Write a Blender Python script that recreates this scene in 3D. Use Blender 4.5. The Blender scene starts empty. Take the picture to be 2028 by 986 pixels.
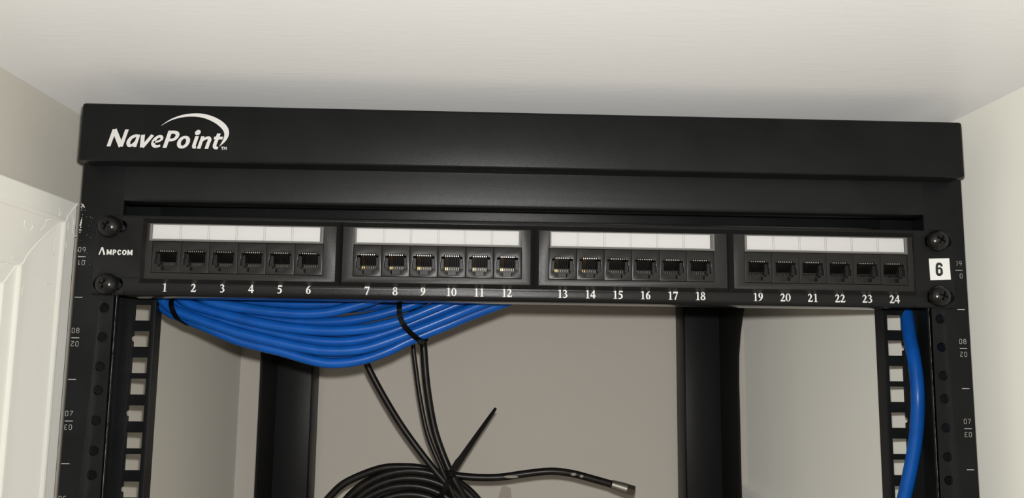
import bpy, bmesh, math, random
from mathutils import Vector, Matrix
random.seed(7)
C = bpy.context.scene.collection
MM = 0.001                                    # every length below is in millimetres

# ------------------------------------------------------------------ camera, light, exposure
cam = bpy.data.cameras.new('camera'); cam.sensor_width = 36.0; cam.lens = 1634.5 * 36.0 / 2028
cam.clip_start = 0.01; cam.clip_end = 20
co = bpy.data.objects.new('camera', cam); C.objects.link(co)
RX = Vector((0.99922538, -0.03764248, 0.01147529)); RY = Vector((0.01617826, 0.12711832, -0.99175561)); RZ = Vector((0.03587342, 0.99117303, 0.12762884))
m = Matrix((RX, -RY, -RZ)).transposed().to_4x4(); m.translation = Vector((-26.9, -458.76, -51.66)) * MM
co.matrix_world = m
bpy.context.scene.camera = co

wd = bpy.data.worlds.new('World'); bpy.context.scene.world = wd; wd.use_nodes = True
wd.node_tree.nodes['Background'].inputs[0].default_value = (1.0, 0.96, 0.90, 1)
wd.node_tree.nodes['Background'].inputs[1].default_value = 0.45
fl = bpy.data.lights.new('phone_flash', 'POINT'); fl.energy = 13.6; fl.shadow_soft_size = 0.0035; fl.color = (1.0, 0.985, 0.95)
fl.use_nodes = True                            # softened fall-off with distance, as the phone's exposure levels near and far
fn = fl.node_tree; fa = fn.nodes.new('ShaderNodeLightFalloff'); fa.inputs['Strength'].default_value = 1.0
fn.links.new(fa.outputs['Linear'], fn.nodes['Emission'].inputs['Strength'])
fo = bpy.data.objects.new('phone_flash', fl); C.objects.link(fo); fo.location = Vector((-25, -452, -38.5)) * MM
rl = bpy.data.lights.new('fill_lamp', 'AREA'); rl.shape = 'DISK'; rl.size = 0.35; rl.energy = 1.5; rl.color = (1.0, 0.97, 0.91)  # unseen fill added behind the camera to even near and far brightness
ro = bpy.data.objects.new('fill_lamp', rl); C.objects.link(ro); ro.location = Vector((-230, -2200, 20)) * MM; ro.rotation_euler = (math.radians(90), 0, math.radians(-5))
vs = bpy.context.scene.view_settings
vs.view_transform = 'Standard'; vs.look = 'None'; vs.gamma = 1.0; vs.use_curve_mapping = False; vs.exposure = 0.0
bpy.context.scene.display_settings.display_device = 'sRGB'

# ------------------------------------------------------------------ materials
def mat(name, col, rough=0.5, metal=0.0, spec=0.5, bump=None, vary=None, coat=0.0, stretch=(1, 1, 1), matte=0.0):
    m = bpy.data.materials.new(name); m.use_nodes = True; nt = m.node_tree; b = nt.nodes['Principled BSDF']
    b.inputs['Base Color'].default_value = (*col, 1); b.inputs['Roughness'].default_value = rough
    b.inputs['Metallic'].default_value = metal; b.inputs['Specular IOR Level'].default_value = spec
    b.inputs['Diffuse Roughness'].default_value = matte
    b.inputs['Coat Weight'].default_value = coat; b.inputs['Coat Roughness'].default_value = 0.15
    if bump or vary:
        tc = nt.nodes.new('ShaderNodeTexCoord'); mp = nt.nodes.new('ShaderNodeMapping'); mp.inputs['Scale'].default_value = stretch
        nt.links.new(tc.outputs['Object'], mp.inputs[0])
    if bump:
        n = nt.nodes.new('ShaderNodeTexNoise'); n.inputs['Scale'].default_value = bump[0]; n.inputs['Detail'].default_value = 2
        u = nt.nodes.new('ShaderNodeBump'); u.inputs['Strength'].default_value = bump[1]; u.inputs['Distance'].default_value = bump[2] * MM
        nt.links.new(mp.outputs[0], n.inputs['Vector']); nt.links.new(n.outputs[0], u.inputs['Height']); nt.links.new(u.outputs[0], b.inputs['Normal'])
    if vary:
        n = nt.nodes.new('ShaderNodeTexNoise'); n.inputs['Scale'].default_value = vary[0]; n.inputs['Detail'].default_value = 4
        r = nt.nodes.new('ShaderNodeValToRGB'); r.color_ramp.elements[0].position = 0.35; r.color_ramp.elements[1].position = 0.65
        k = vary[1]
        r.color_ramp.elements[0].color = (*[c * (1 - k) for c in col], 1); r.color_ramp.elements[1].color = (*[min(1, c * (1 + k)) for c in col], 1)
        nt.links.new(mp.outputs[0], n.inputs['Vector']); nt.links.new(n.outputs[0], r.inputs[0]); nt.links.new(r.outputs[0], b.inputs['Base Color'])
    return m
def clear_mat(name, fac, col, rough):
    m = bpy.data.materials.new(name); m.use_nodes = True; nt = m.node_tree; b = nt.nodes['Principled BSDF']
    b.inputs['Base Color'].default_value = (*col, 1); b.inputs['Roughness'].default_value = rough
    t = nt.nodes.new('ShaderNodeBsdfTransparent'); x = nt.nodes.new('ShaderNodeMixShader'); x.inputs[0].default_value = fac
    nt.links.new(t.outputs[0], x.inputs[1]); nt.links.new(b.outputs[0], x.inputs[2]); nt.links.new(x.outputs[0], nt.nodes['Material Output'].inputs[0])
    return m
M = {
 'wall_left': mat('grey_wall_paint_shaded', (0.53, 0.505, 0.45), 0.6, bump=(120, 0.25, 0.5), spec=0.3, matte=0.6),  # back wall's grey paint, darkened in colour for the left wall's shade
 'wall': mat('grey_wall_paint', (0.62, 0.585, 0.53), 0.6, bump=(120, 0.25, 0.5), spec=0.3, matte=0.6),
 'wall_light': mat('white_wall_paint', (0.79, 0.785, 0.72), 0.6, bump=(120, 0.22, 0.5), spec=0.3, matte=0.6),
 'ceiling': mat('ceiling_paint', (0.74, 0.74, 0.735), 0.42, bump=(160, 0.3, 0.5), spec=0.4, stretch=(0.35, 1.6, 1), matte=0.6),
 'trim': mat('white_gloss_trim_paint', (0.79, 0.785, 0.73), 0.3, bump=(60, 0.25, 0.6), spec=0.5, matte=0.6),
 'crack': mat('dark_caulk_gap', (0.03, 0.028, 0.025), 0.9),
 'floor': mat('wood_floor', (0.20, 0.13, 0.08), 0.5, vary=(12, 0.3)),
 'steel': mat('black_powder_coat', (0.008, 0.0088, 0.0094), 0.33, bump=(3200, 0.9, 0.07), spec=0.18, vary=(40, 0.15)),
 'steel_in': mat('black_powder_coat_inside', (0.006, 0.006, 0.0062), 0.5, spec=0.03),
 'steel_rear': mat('black_powder_coat_lifted', (0.013, 0.013, 0.0135), 0.4, bump=(1500, 0.3, 0.09), spec=0.12),  # powder coat made paler in colour where light fades towards the back
 'flange': mat('smooth_black_paint', (0.02, 0.02, 0.02), 0.12, spec=0.5),
 'jack_in': mat('black_jack_plastic_shaded', (0.006, 0.006, 0.006), 0.4, spec=0.06),  # jack plastic darkened in colour to give shade inside the socket
 'panel': mat('black_satin_paint', (0.009, 0.0094, 0.0096), 0.25, bump=(3200, 0.8, 0.07), spec=0.2),
 'plastic': mat('black_abs_plastic', (0.016, 0.016, 0.0157), 0.31, bump=(3200, 0.9, 0.075), spec=0.26),
 'jack': mat('black_jack_plastic', (0.017, 0.017, 0.0165), 0.30, bump=(3200, 0.6, 0.05), spec=0.2),
 'gold': mat('gold_contact', (0.80, 0.50, 0.18), 0.28, metal=1.0),
 'pin': mat('shaded_contact', (0.11, 0.10, 0.085), 0.35, metal=1.0),  # same contacts, coloured dark where they catch little light
 'tin': mat('tinned_contact', (0.5, 0.49, 0.46), 0.3, metal=1.0),
 'paper': mat('white_label_paper', (0.60, 0.60, 0.605), 0.8),
 'sticker': mat('white_sticker_vinyl', (0.80, 0.81, 0.80), 0.6),
 'line': mat('label_divider_ink', (0.12, 0.12, 0.12), 0.8),
 'clear': clear_mat('clear_plastic', 0.07, (0.8, 0.8, 0.8), 0.12),
 'clear_rim': clear_mat('clear_plastic_rim', 0.28, (0.30, 0.29, 0.27), 0.2),
 'print': mat('white_print', (0.66, 0.66, 0.65), 0.6),
 'print_dim': mat('thin_grey_print', (0.42, 0.42, 0.40), 0.7),
 'edge_glint': mat('painted_edge_glint', (0.13, 0.13, 0.125), 0.5, vary=(320, 0.95)),  # grey that stands in for a highlight on the post edge
 'ink': mat('black_sticker_ink', (0.012, 0.012, 0.012), 0.5),
 'screw': mat('black_zinc_screw', (0.007, 0.007, 0.007), 0.2, spec=0.4),
 'chip': mat('white_paint_chip', (0.75, 0.74, 0.68), 0.6),
 'blue': mat('blue_cable_jacket', (0.005, 0.082, 0.37), 0.30, spec=0.25, bump=(260, 0.15, 0.3), vary=(90, 0.10)),
 'tie': mat('black_nylon_tie', (0.004, 0.004, 0.004), 0.45, spec=0.04),
 'coax': mat('black_coax_jacket', (0.010, 0.0092, 0.0082), 0.36, spec=0.25, vary=(150, 0.3)),
 'fitting': mat('dull_nickel_fitting', (0.30, 0.29, 0.25), 0.42, metal=0.8),
 'fitting_dark': mat('tarnished_nickel_nut', (0.12, 0.115, 0.09), 0.45, metal=0.8),
 'tag': mat('grey_paper_tag', (0.27, 0.24, 0.21), 0.8),
}

# ------------------------------------------------------------------ helpers
def link(name, me, mt, parent=None, smooth=None):
    mts = mt if isinstance(mt, (list, tuple)) else [mt]
    for x in mts: me.materials.append(M[x])
    if smooth is not None:
        for p in me.polygons: p.use_smooth = True
        if smooth > 0: me.set_sharp_from_angle(angle=math.radians(smooth))
    o = bpy.data.objects.new(name, me); C.objects.link(o)
    if parent is not None:
        o.parent = parent
        w = Vector((0, 0, 0)); q = parent
        while q is not None: w += Vector(q.location); q = q.parent
        me.transform(Matrix.Translation(-w))
    return o
def obj(name, bm, mt, parent=None, smooth=None):
    """link a bmesh built in millimetres as one mesh object"""
    me = bpy.data.meshes.new(name)
    bmesh.ops.recalc_face_normals(bm, faces=bm.faces[:])
    bm.to_mesh(me); bm.free(); me.transform(Matrix.Scale(MM, 4))
    return link(name, me, mt, parent, smooth)
def thing(name, loc, label, cat, group=None):
    o = bpy.data.objects.new(name, None); o.empty_display_size = 0.02; C.objects.link(o); o.location = Vector(loc) * MM
    o['label'] = label; o['category'] = cat
    if group: o['group'] = group
    return o
def tag(o, label, cat, group=None):
    o['label'] = label; o['category'] = cat
    if group: o['group'] = group
    return o
def struct(o): o['kind'] = 'structure'; return o
def box(bm, x0, x1, y0, y1, z0, z1, bev=0.0, seg=2, mi=0):
    vs_ = [bm.verts.new((x, y, z)) for x in (x0, x1) for y in (y0, y1) for z in (z0, z1)]
    fs = []
    for q in ((0, 1, 3, 2), (4, 6, 7, 5), (0, 4, 5, 1), (2, 3, 7, 6), (0, 2, 6, 4), (1, 5, 7, 3)):
        f = bm.faces.new([vs_[i] for i in q]); f.material_index = mi; fs.append(f)
    if bev > 0:
        bmesh.ops.recalc_face_normals(bm, faces=fs)
        ed = list({e for f in fs for e in f.edges})
        bmesh.ops.bevel(bm, geom=ed, offset=bev, segments=seg, affect='EDGES', profile=0.5)
    return bm
def bx(*a, **k):
    bm = bmesh.new(); box(bm, *a, **k); return bm
def poly(bm, pts, mi=0):
    f = bm.faces.new([bm.verts.new(p) for p in pts]); f.material_index = mi; return f
def prism(bm, pts, a0, a1, axis):
    """extrude a closed 2D outline along an axis; (u,v) are the two other axes in x,y,z order"""
    def P3(u, v, a): return {'x': (a, u, v), 'y': (u, a, v), 'z': (u, v, a)}[axis]
    A = [bm.verts.new(P3(u, v, a0)) for u, v in pts]; B = [bm.verts.new(P3(u, v, a1)) for u, v in pts]
    n = len(pts); bm.faces.new(A); bm.faces.new(B[::-1])
    for i in range(n): bm.faces.new((A[i], A[(i + 1) % n], B[(i + 1) % n], B[i]))
def plate(outer, holes, y0, y1, bev=0.0):
    """flat plate in the XZ plane with holes, from depth y0 to y1; returns a bmesh"""
    cu = bpy.data.curves.new('t', 'CURVE'); cu.dimensions = '2D'; cu.fill_mode = 'BOTH'
    cu.extrude = (y1 - y0) / 2 - bev; cu.bevel_depth = bev; cu.bevel_resolution = 1; cu.offset = -bev
    for L in [outer] + holes:
        s = cu.splines.new('POLY'); s.points.add(len(L) - 1); s.use_cyclic_u = True
        for p, (x, z) in zip(s.points, L): p.co = (x, z, 0, 1)
    o = bpy.data.objects.new('t', cu)
    me = bpy.data.meshes.new_from_object(o)
    me.transform(Matrix.Translation((0, (y0 + y1) / 2, 0)) @ Matrix.Rotation(math.pi / 2, 4, 'X'))
    bm = bmesh.new(); bm.from_mesh(me)
    bpy.data.meshes.remove(me); bpy.data.objects.remove(o); bpy.data.curves.remove(cu)
    bmesh.ops.remove_doubles(bm, verts=bm.verts[:], dist=0.0005)
    return bm
def rect(x0, x1, z0, z1): return [(x0, z0), (x1, z0), (x1, z1), (x0, z1)]
def circ(x, z, r, n=24): return [(x + r * math.cos(2 * math.pi * i / n), z + r * math.sin(2 * math.pi * i / n)) for i in range(n)]
def merge(bm, other):
    me = bpy.data.meshes.new('t'); other.to_mesh(me); other.free(); bm.from_mesh(me); bpy.data.meshes.remove(me)
def spline(pts, n=8, closed=False):
    pts = [Vector(p) for p in pts]; out = []; N = len(pts)
    rng = range(N) if closed else range(N - 1)
    for i in rng:
        if closed: a, b, c, d = pts[i - 1], pts[i], pts[(i + 1) % N], pts[(i + 2) % N]
        else: a, b, c, d = pts[max(i - 1, 0)], pts[i], pts[i + 1], pts[min(i + 2, N - 1)]
        for k in range(n):
            t = k / n
            out.append(0.5 * ((2 * b) + (c - a) * t + (2 * a - 5 * b + 4 * c - d) * t * t + (3 * b - a - 3 * c + d) * t ** 3))
    if not closed: out.append(pts[-1])
    return out
def tube(bm, pts, r, sides=14, n=8, smooth_in=True):
    p = spline(pts, n) if smooth_in else [Vector(q) for q in pts]
    rr = r if callable(r) else (lambda t: r)
    u = None; rings = []
    for i, q in enumerate(p):
        t = (p[min(i + 1, len(p) - 1)] - p[max(i - 1, 0)]).normalized()
        if u is None: u = t.orthogonal().normalized()
        u = (u - t * u.dot(t)).normalized(); w = t.cross(u)
        R = rr(i / (len(p) - 1))
        rings.append([bm.verts.new(q + (u * math.cos(2 * math.pi * k / sides) + w * math.sin(2 * math.pi * k / sides)) * R) for k in range(sides)])
    for A, B in zip(rings, rings[1:]):
        for k in range(sides): bm.faces.new((A[k], A[(k + 1) % sides], B[(k + 1) % sides], B[k]))
    bm.faces.new(rings[0][::-1]); bm.faces.new(rings[-1])
    return bm
def band(bm, pts, axis, width, thick, closed=True, n=8, taper=None):
    """flat nylon strap: rectangular section whose width lies along axis"""
    p = spline(pts, n, closed); axis = Vector(axis).normalized(); rings = []
    N = len(p)
    for i, q in enumerate(p):
        t = (p[(i + 1) % N] - p[i - 1]) if closed else (p[min(i + 1, N - 1)] - p[max(i - 1, 0)])
        t.normalize(); a = (axis - t * axis.dot(t)).normalized(); b = t.cross(a)
        w = width * (taper(i / (N - 1)) if taper else 1)
        rings.append([bm.verts.new(q + a * (sx * w / 2) + b * (sy * thick / 2)) for sx, sy in ((-1, -1), (1, -1), (1, 1), (-1, 1))])
    for i in range(N if closed else N - 1):
        A, B = rings[i], rings[(i + 1) % N]
        for k in range(4): bm.faces.new((A[k], A[(k + 1) % 4], B[(k + 1) % 4], B[k]))
    if not closed: bm.faces.new(rings[0][::-1]); bm.faces.new(rings[-1])
    return bm
def revolve(bm, prof, cx, cy, cz, n=28):
    """profile of (radius, depth) turned about an axis parallel to Y, depth towards -Y"""
    rings = []
    for r, d in prof:
        if r < 1e-6: rings.append([bm.verts.new((cx, cy - d, cz))])
        else: rings.append([bm.verts.new((cx + r * math.cos(2 * math.pi * k / n), cy - d, cz + r * math.sin(2 * math.pi * k / n))) for k in range(n)])
    for A, B in zip(rings, rings[1:]):
        if len(A) == 1 and len(B) == 1: continue
        for k in range(n):
            j = (k + 1) % n
            if len(B) == 1: bm.faces.new((A[k], A[j], B[0]))
            elif len(A) == 1: bm.faces.new((A[0], B[j], B[k]))
            else: bm.faces.new((A[k], A[j], B[j], B[k]))
    return bm

# lettering: strokes of varying width, drawn in a unit cell of height 1
def ring(cx, cy, rx, ry, thin, thick):
    return ('c', [(cx + rx * math.cos(a), cy + ry * math.sin(a), thin + (thick - thin) * abs(math.cos(a)) ** 1.3) for a in [2 * math.pi * k / 20 for k in range(20)]])
SIX = [('s', [(.66, .99, .04), (.44, .87, .12), (.24, .64, .20), (.17, .36, .22), (.23, .12, .17), (.38, .03, .06), (.54, .13, .17), (.58, .31, .22), (.52, .50, .16), (.40, .57, .07), (.28, .50, .06)])]
SERIF = {
 '0': [ring(.37, .5, .25, .46, .05, .20)],
 '1': [('l', [(.40, 0, .21), (.40, 1, .19)]), ('l', [(.14, .025, .05), (.66, .025, .05)]), ('l', [(.42, .96, .10), (.12, .84, .05)])],
 '2': [('s', [(.08, .70, .06), (.18, .88, .12), (.36, .92, .15), (.51, .74, .22), (.43, .50, .18), (.26, .27, .12), (.10, .12, .09)]), ('l', [(.05, .085, .17), (.66, .085, .17)]), ('l', [(.64, .06, .08), (.72, .30, .03)])],
 '3': [('s', [(.08, .78, .05), (.20, .91, .11), (.36, .93, .14), (.50, .77, .21), (.43, .61, .13), (.28, .54, .06)]), ('s', [(.28, .54, .07), (.46, .47, .14), (.56, .28, .22), (.42, .08, .13), (.22, .05, .11), (.10, .11, .13)])],
 '4': [('l', [(.50, .97, .10), (.06, .33, .08)]), ('l', [(.02, .30, .15), (.74, .30, .15)]), ('l', [(.51, 0, .20), (.51, 1, .20)])],
 '5': [('l', [(.18, .90, .18), (.68, .90, .18)]), ('l', [(.21, .95, .07), (.13, .54, .07)]), ('s', [(.12, .57, .09), (.32, .58, .17), (.53, .44, .21), (.55, .24, .21), (.40, .07, .13), (.22, .04, .11), (.10, .10, .13)])],
 '6': SIX, '9': [(k, [(.74 - x, 1 - y, w) for x, y, w in p]) for k, p in SIX],
 '7': [('l', [(.05, .89, .20), (.70, .89, .20)]), ('l', [(.62, .86, .12), (.29, 0, .18)]), ('l', [(.07, .95, .06), (.04, .66, .03)])],
 '8': [ring(.37, .75, .19, .20, .06, .17), ring(.37, .27, .24, .23, .06, .20)],
}
def outl(pts): return [('l', [(*pts[i], .075), (*pts[i + 1], .075)]) for i in range(len(pts) - 1)]
O_ = [(.1, .15), (.1, .85), (.2, .97), (.5, .97), (.6, .85), (.6, .15), (.5, .03), (.2, .03), (.1, .15)]
THIN = {
 '0': outl(O_), '1': outl([(.15, .75), (.38, .97), (.38, .03)]), 
 '2': outl([(.1, .80), (.18, .95), (.5, .95), (.6, .85), (.6, .62), (.12, .18), (.1, .03), (.62, .03)]),
 '3': outl([(.1, .85), (.2, .97), (.5, .97), (.6, .87), (.6, .62), (.5, .52), (.25, .52)]) + outl([(.5, .52), (.6, .42), (.6, .14), (.5, .03), (.2, .03), (.1, .15)]),
 '7': outl([(.08, .97), (.62, .97), (.62, .85), (.32, .40), (.28, .03)]),
 '8': outl([(.2, .52), (.1, .62), (.1, .86), (.2, .97), (.5, .97), (.6, .86), (.6, .62), (.5, .52), (.2, .52), (.08, .40), (.08, .14), (.2, .03), (.5, .03), (.62, .14), (.62, .40), (.5, .52)]),
 '9': outl([(.6, .55), (.5, .45), (.2, .45), (.1, .55), (.1, .87), (.2, .97), (.5, .97), (.6, .87), (.6, .40), (.42, .03)]),
 '6': outl([(.55, .97), (.2, .97), (.1, .8), (.1, .15), (.2, .03), (.5, .03), (.6, .15), (.6, .42), (.5, .54), (.1, .54)]),
 '4': outl([(.5, .03), (.5, .97), (.08, .3), (.65, .3)]),
 ')': outl([(.35, .97), (.6, .82), (.6, .18), (.35, .03)]), '-': outl([(.0, .5), (.7, .5)]),
}
BLOCK = {
 'A': [('l', [(.13, 0, .17), (.52, 1.0, .20)]), ('l', [(.92, 0, .27), (.54, 1.0, .20)])],
 'M': [('l', [(.16, 0, .22), (.16, 1, .22)]), ('l', [(.84, 0, .24), (.84, 1, .24)]), ('l', [(.2, .95, .24), (.5, .12, .18)]), ('l', [(.8, .95, .24), (.5, .12, .18)])],
 'P': [('l', [(.16, 0, .25), (.16, 1, .25)]), ('s', [(.16, .90, .20), (.44, .88, .20), (.58, .68, .26), (.44, .46, .20), (.16, .44, .20)])],
 'C': [('s', [(.66, .70, .20), (.52, .88, .19), (.30, .86, .21), (.16, .5, .25), (.30, .14, .21), (.52, .12, .19), (.66, .30, .20)])],
 'O': [ring(.40, .5, .26, .39, .20, .25)],
}
def glyph(bm, strokes, place, scale, aspect=1.0, flip=False, shear=0.0, depth=0.0, mi=0):
    """strokes onto the XZ plane; place = (x, y, z) of the cell's lower-left corner"""
    for layer, (kind, pts) in enumerate(strokes):          # each stroke a hair above the last
        P_ = [Vector((x, y, w)) for x, y, w in pts]
        if kind == 'c': S_ = spline(P_, 3, True); closed = True
        elif kind == 's': S_ = spline(P_, 6); closed = False
        else: S_ = P_; closed = False
        N = len(S_); L = []
        for i, q in enumerate(S_):
            t = (S_[(i + 1) % N] - S_[i - 1]) if closed else (S_[min(i + 1, N - 1)] - S_[max(i - 1, 0)])
            t = Vector((t.x, t.y)).normalized(); nrm = Vector((-t.y, t.x)) * q.z / 2
            pr = []
            for sg in (1, -1):
                a, b = q.x + sg * nrm.x, q.y + sg * nrm.y
                if flip: a, b = .74 - a, 1 - b
                pr.append(bm.verts.new((place[0] + (a + shear * b) * scale * aspect, place[1] - depth - .008 * layer, place[2] + b * scale)))
            L.append(pr)
        for i in range(N if closed else N - 1):
            A, B = L[i], L[(i + 1) % N]
            f = bm.faces.new((A[0], B[0], B[1], A[1])); f.material_index = mi
def font_mesh(body, size, off, shear, spacing, loc, rot=0.0, squash=1.0):
    cu = bpy.data.curves.new('t', 'FONT'); cu.body = body; cu.size = size; cu.offset = off; cu.shear = shear; cu.space_character = spacing; cu.extrude = 0.05; cu.resolution_u = 6
    o = bpy.data.objects.new('t', cu); me = bpy.data.meshes.new_from_object(o)
    me.transform(Matrix.Translation(loc) @ Matrix.Rotation(rot, 4, 'Y') @ Matrix.Rotation(math.pi / 2, 4, 'X') @ Matrix.Diagonal((squash, 1, 1, 1)))
    bm = bmesh.new(); bm.from_mesh(me); bpy.data.meshes.remove(me); bpy.data.objects.remove(o); bpy.data.curves.remove(cu)
    return bm

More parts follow.
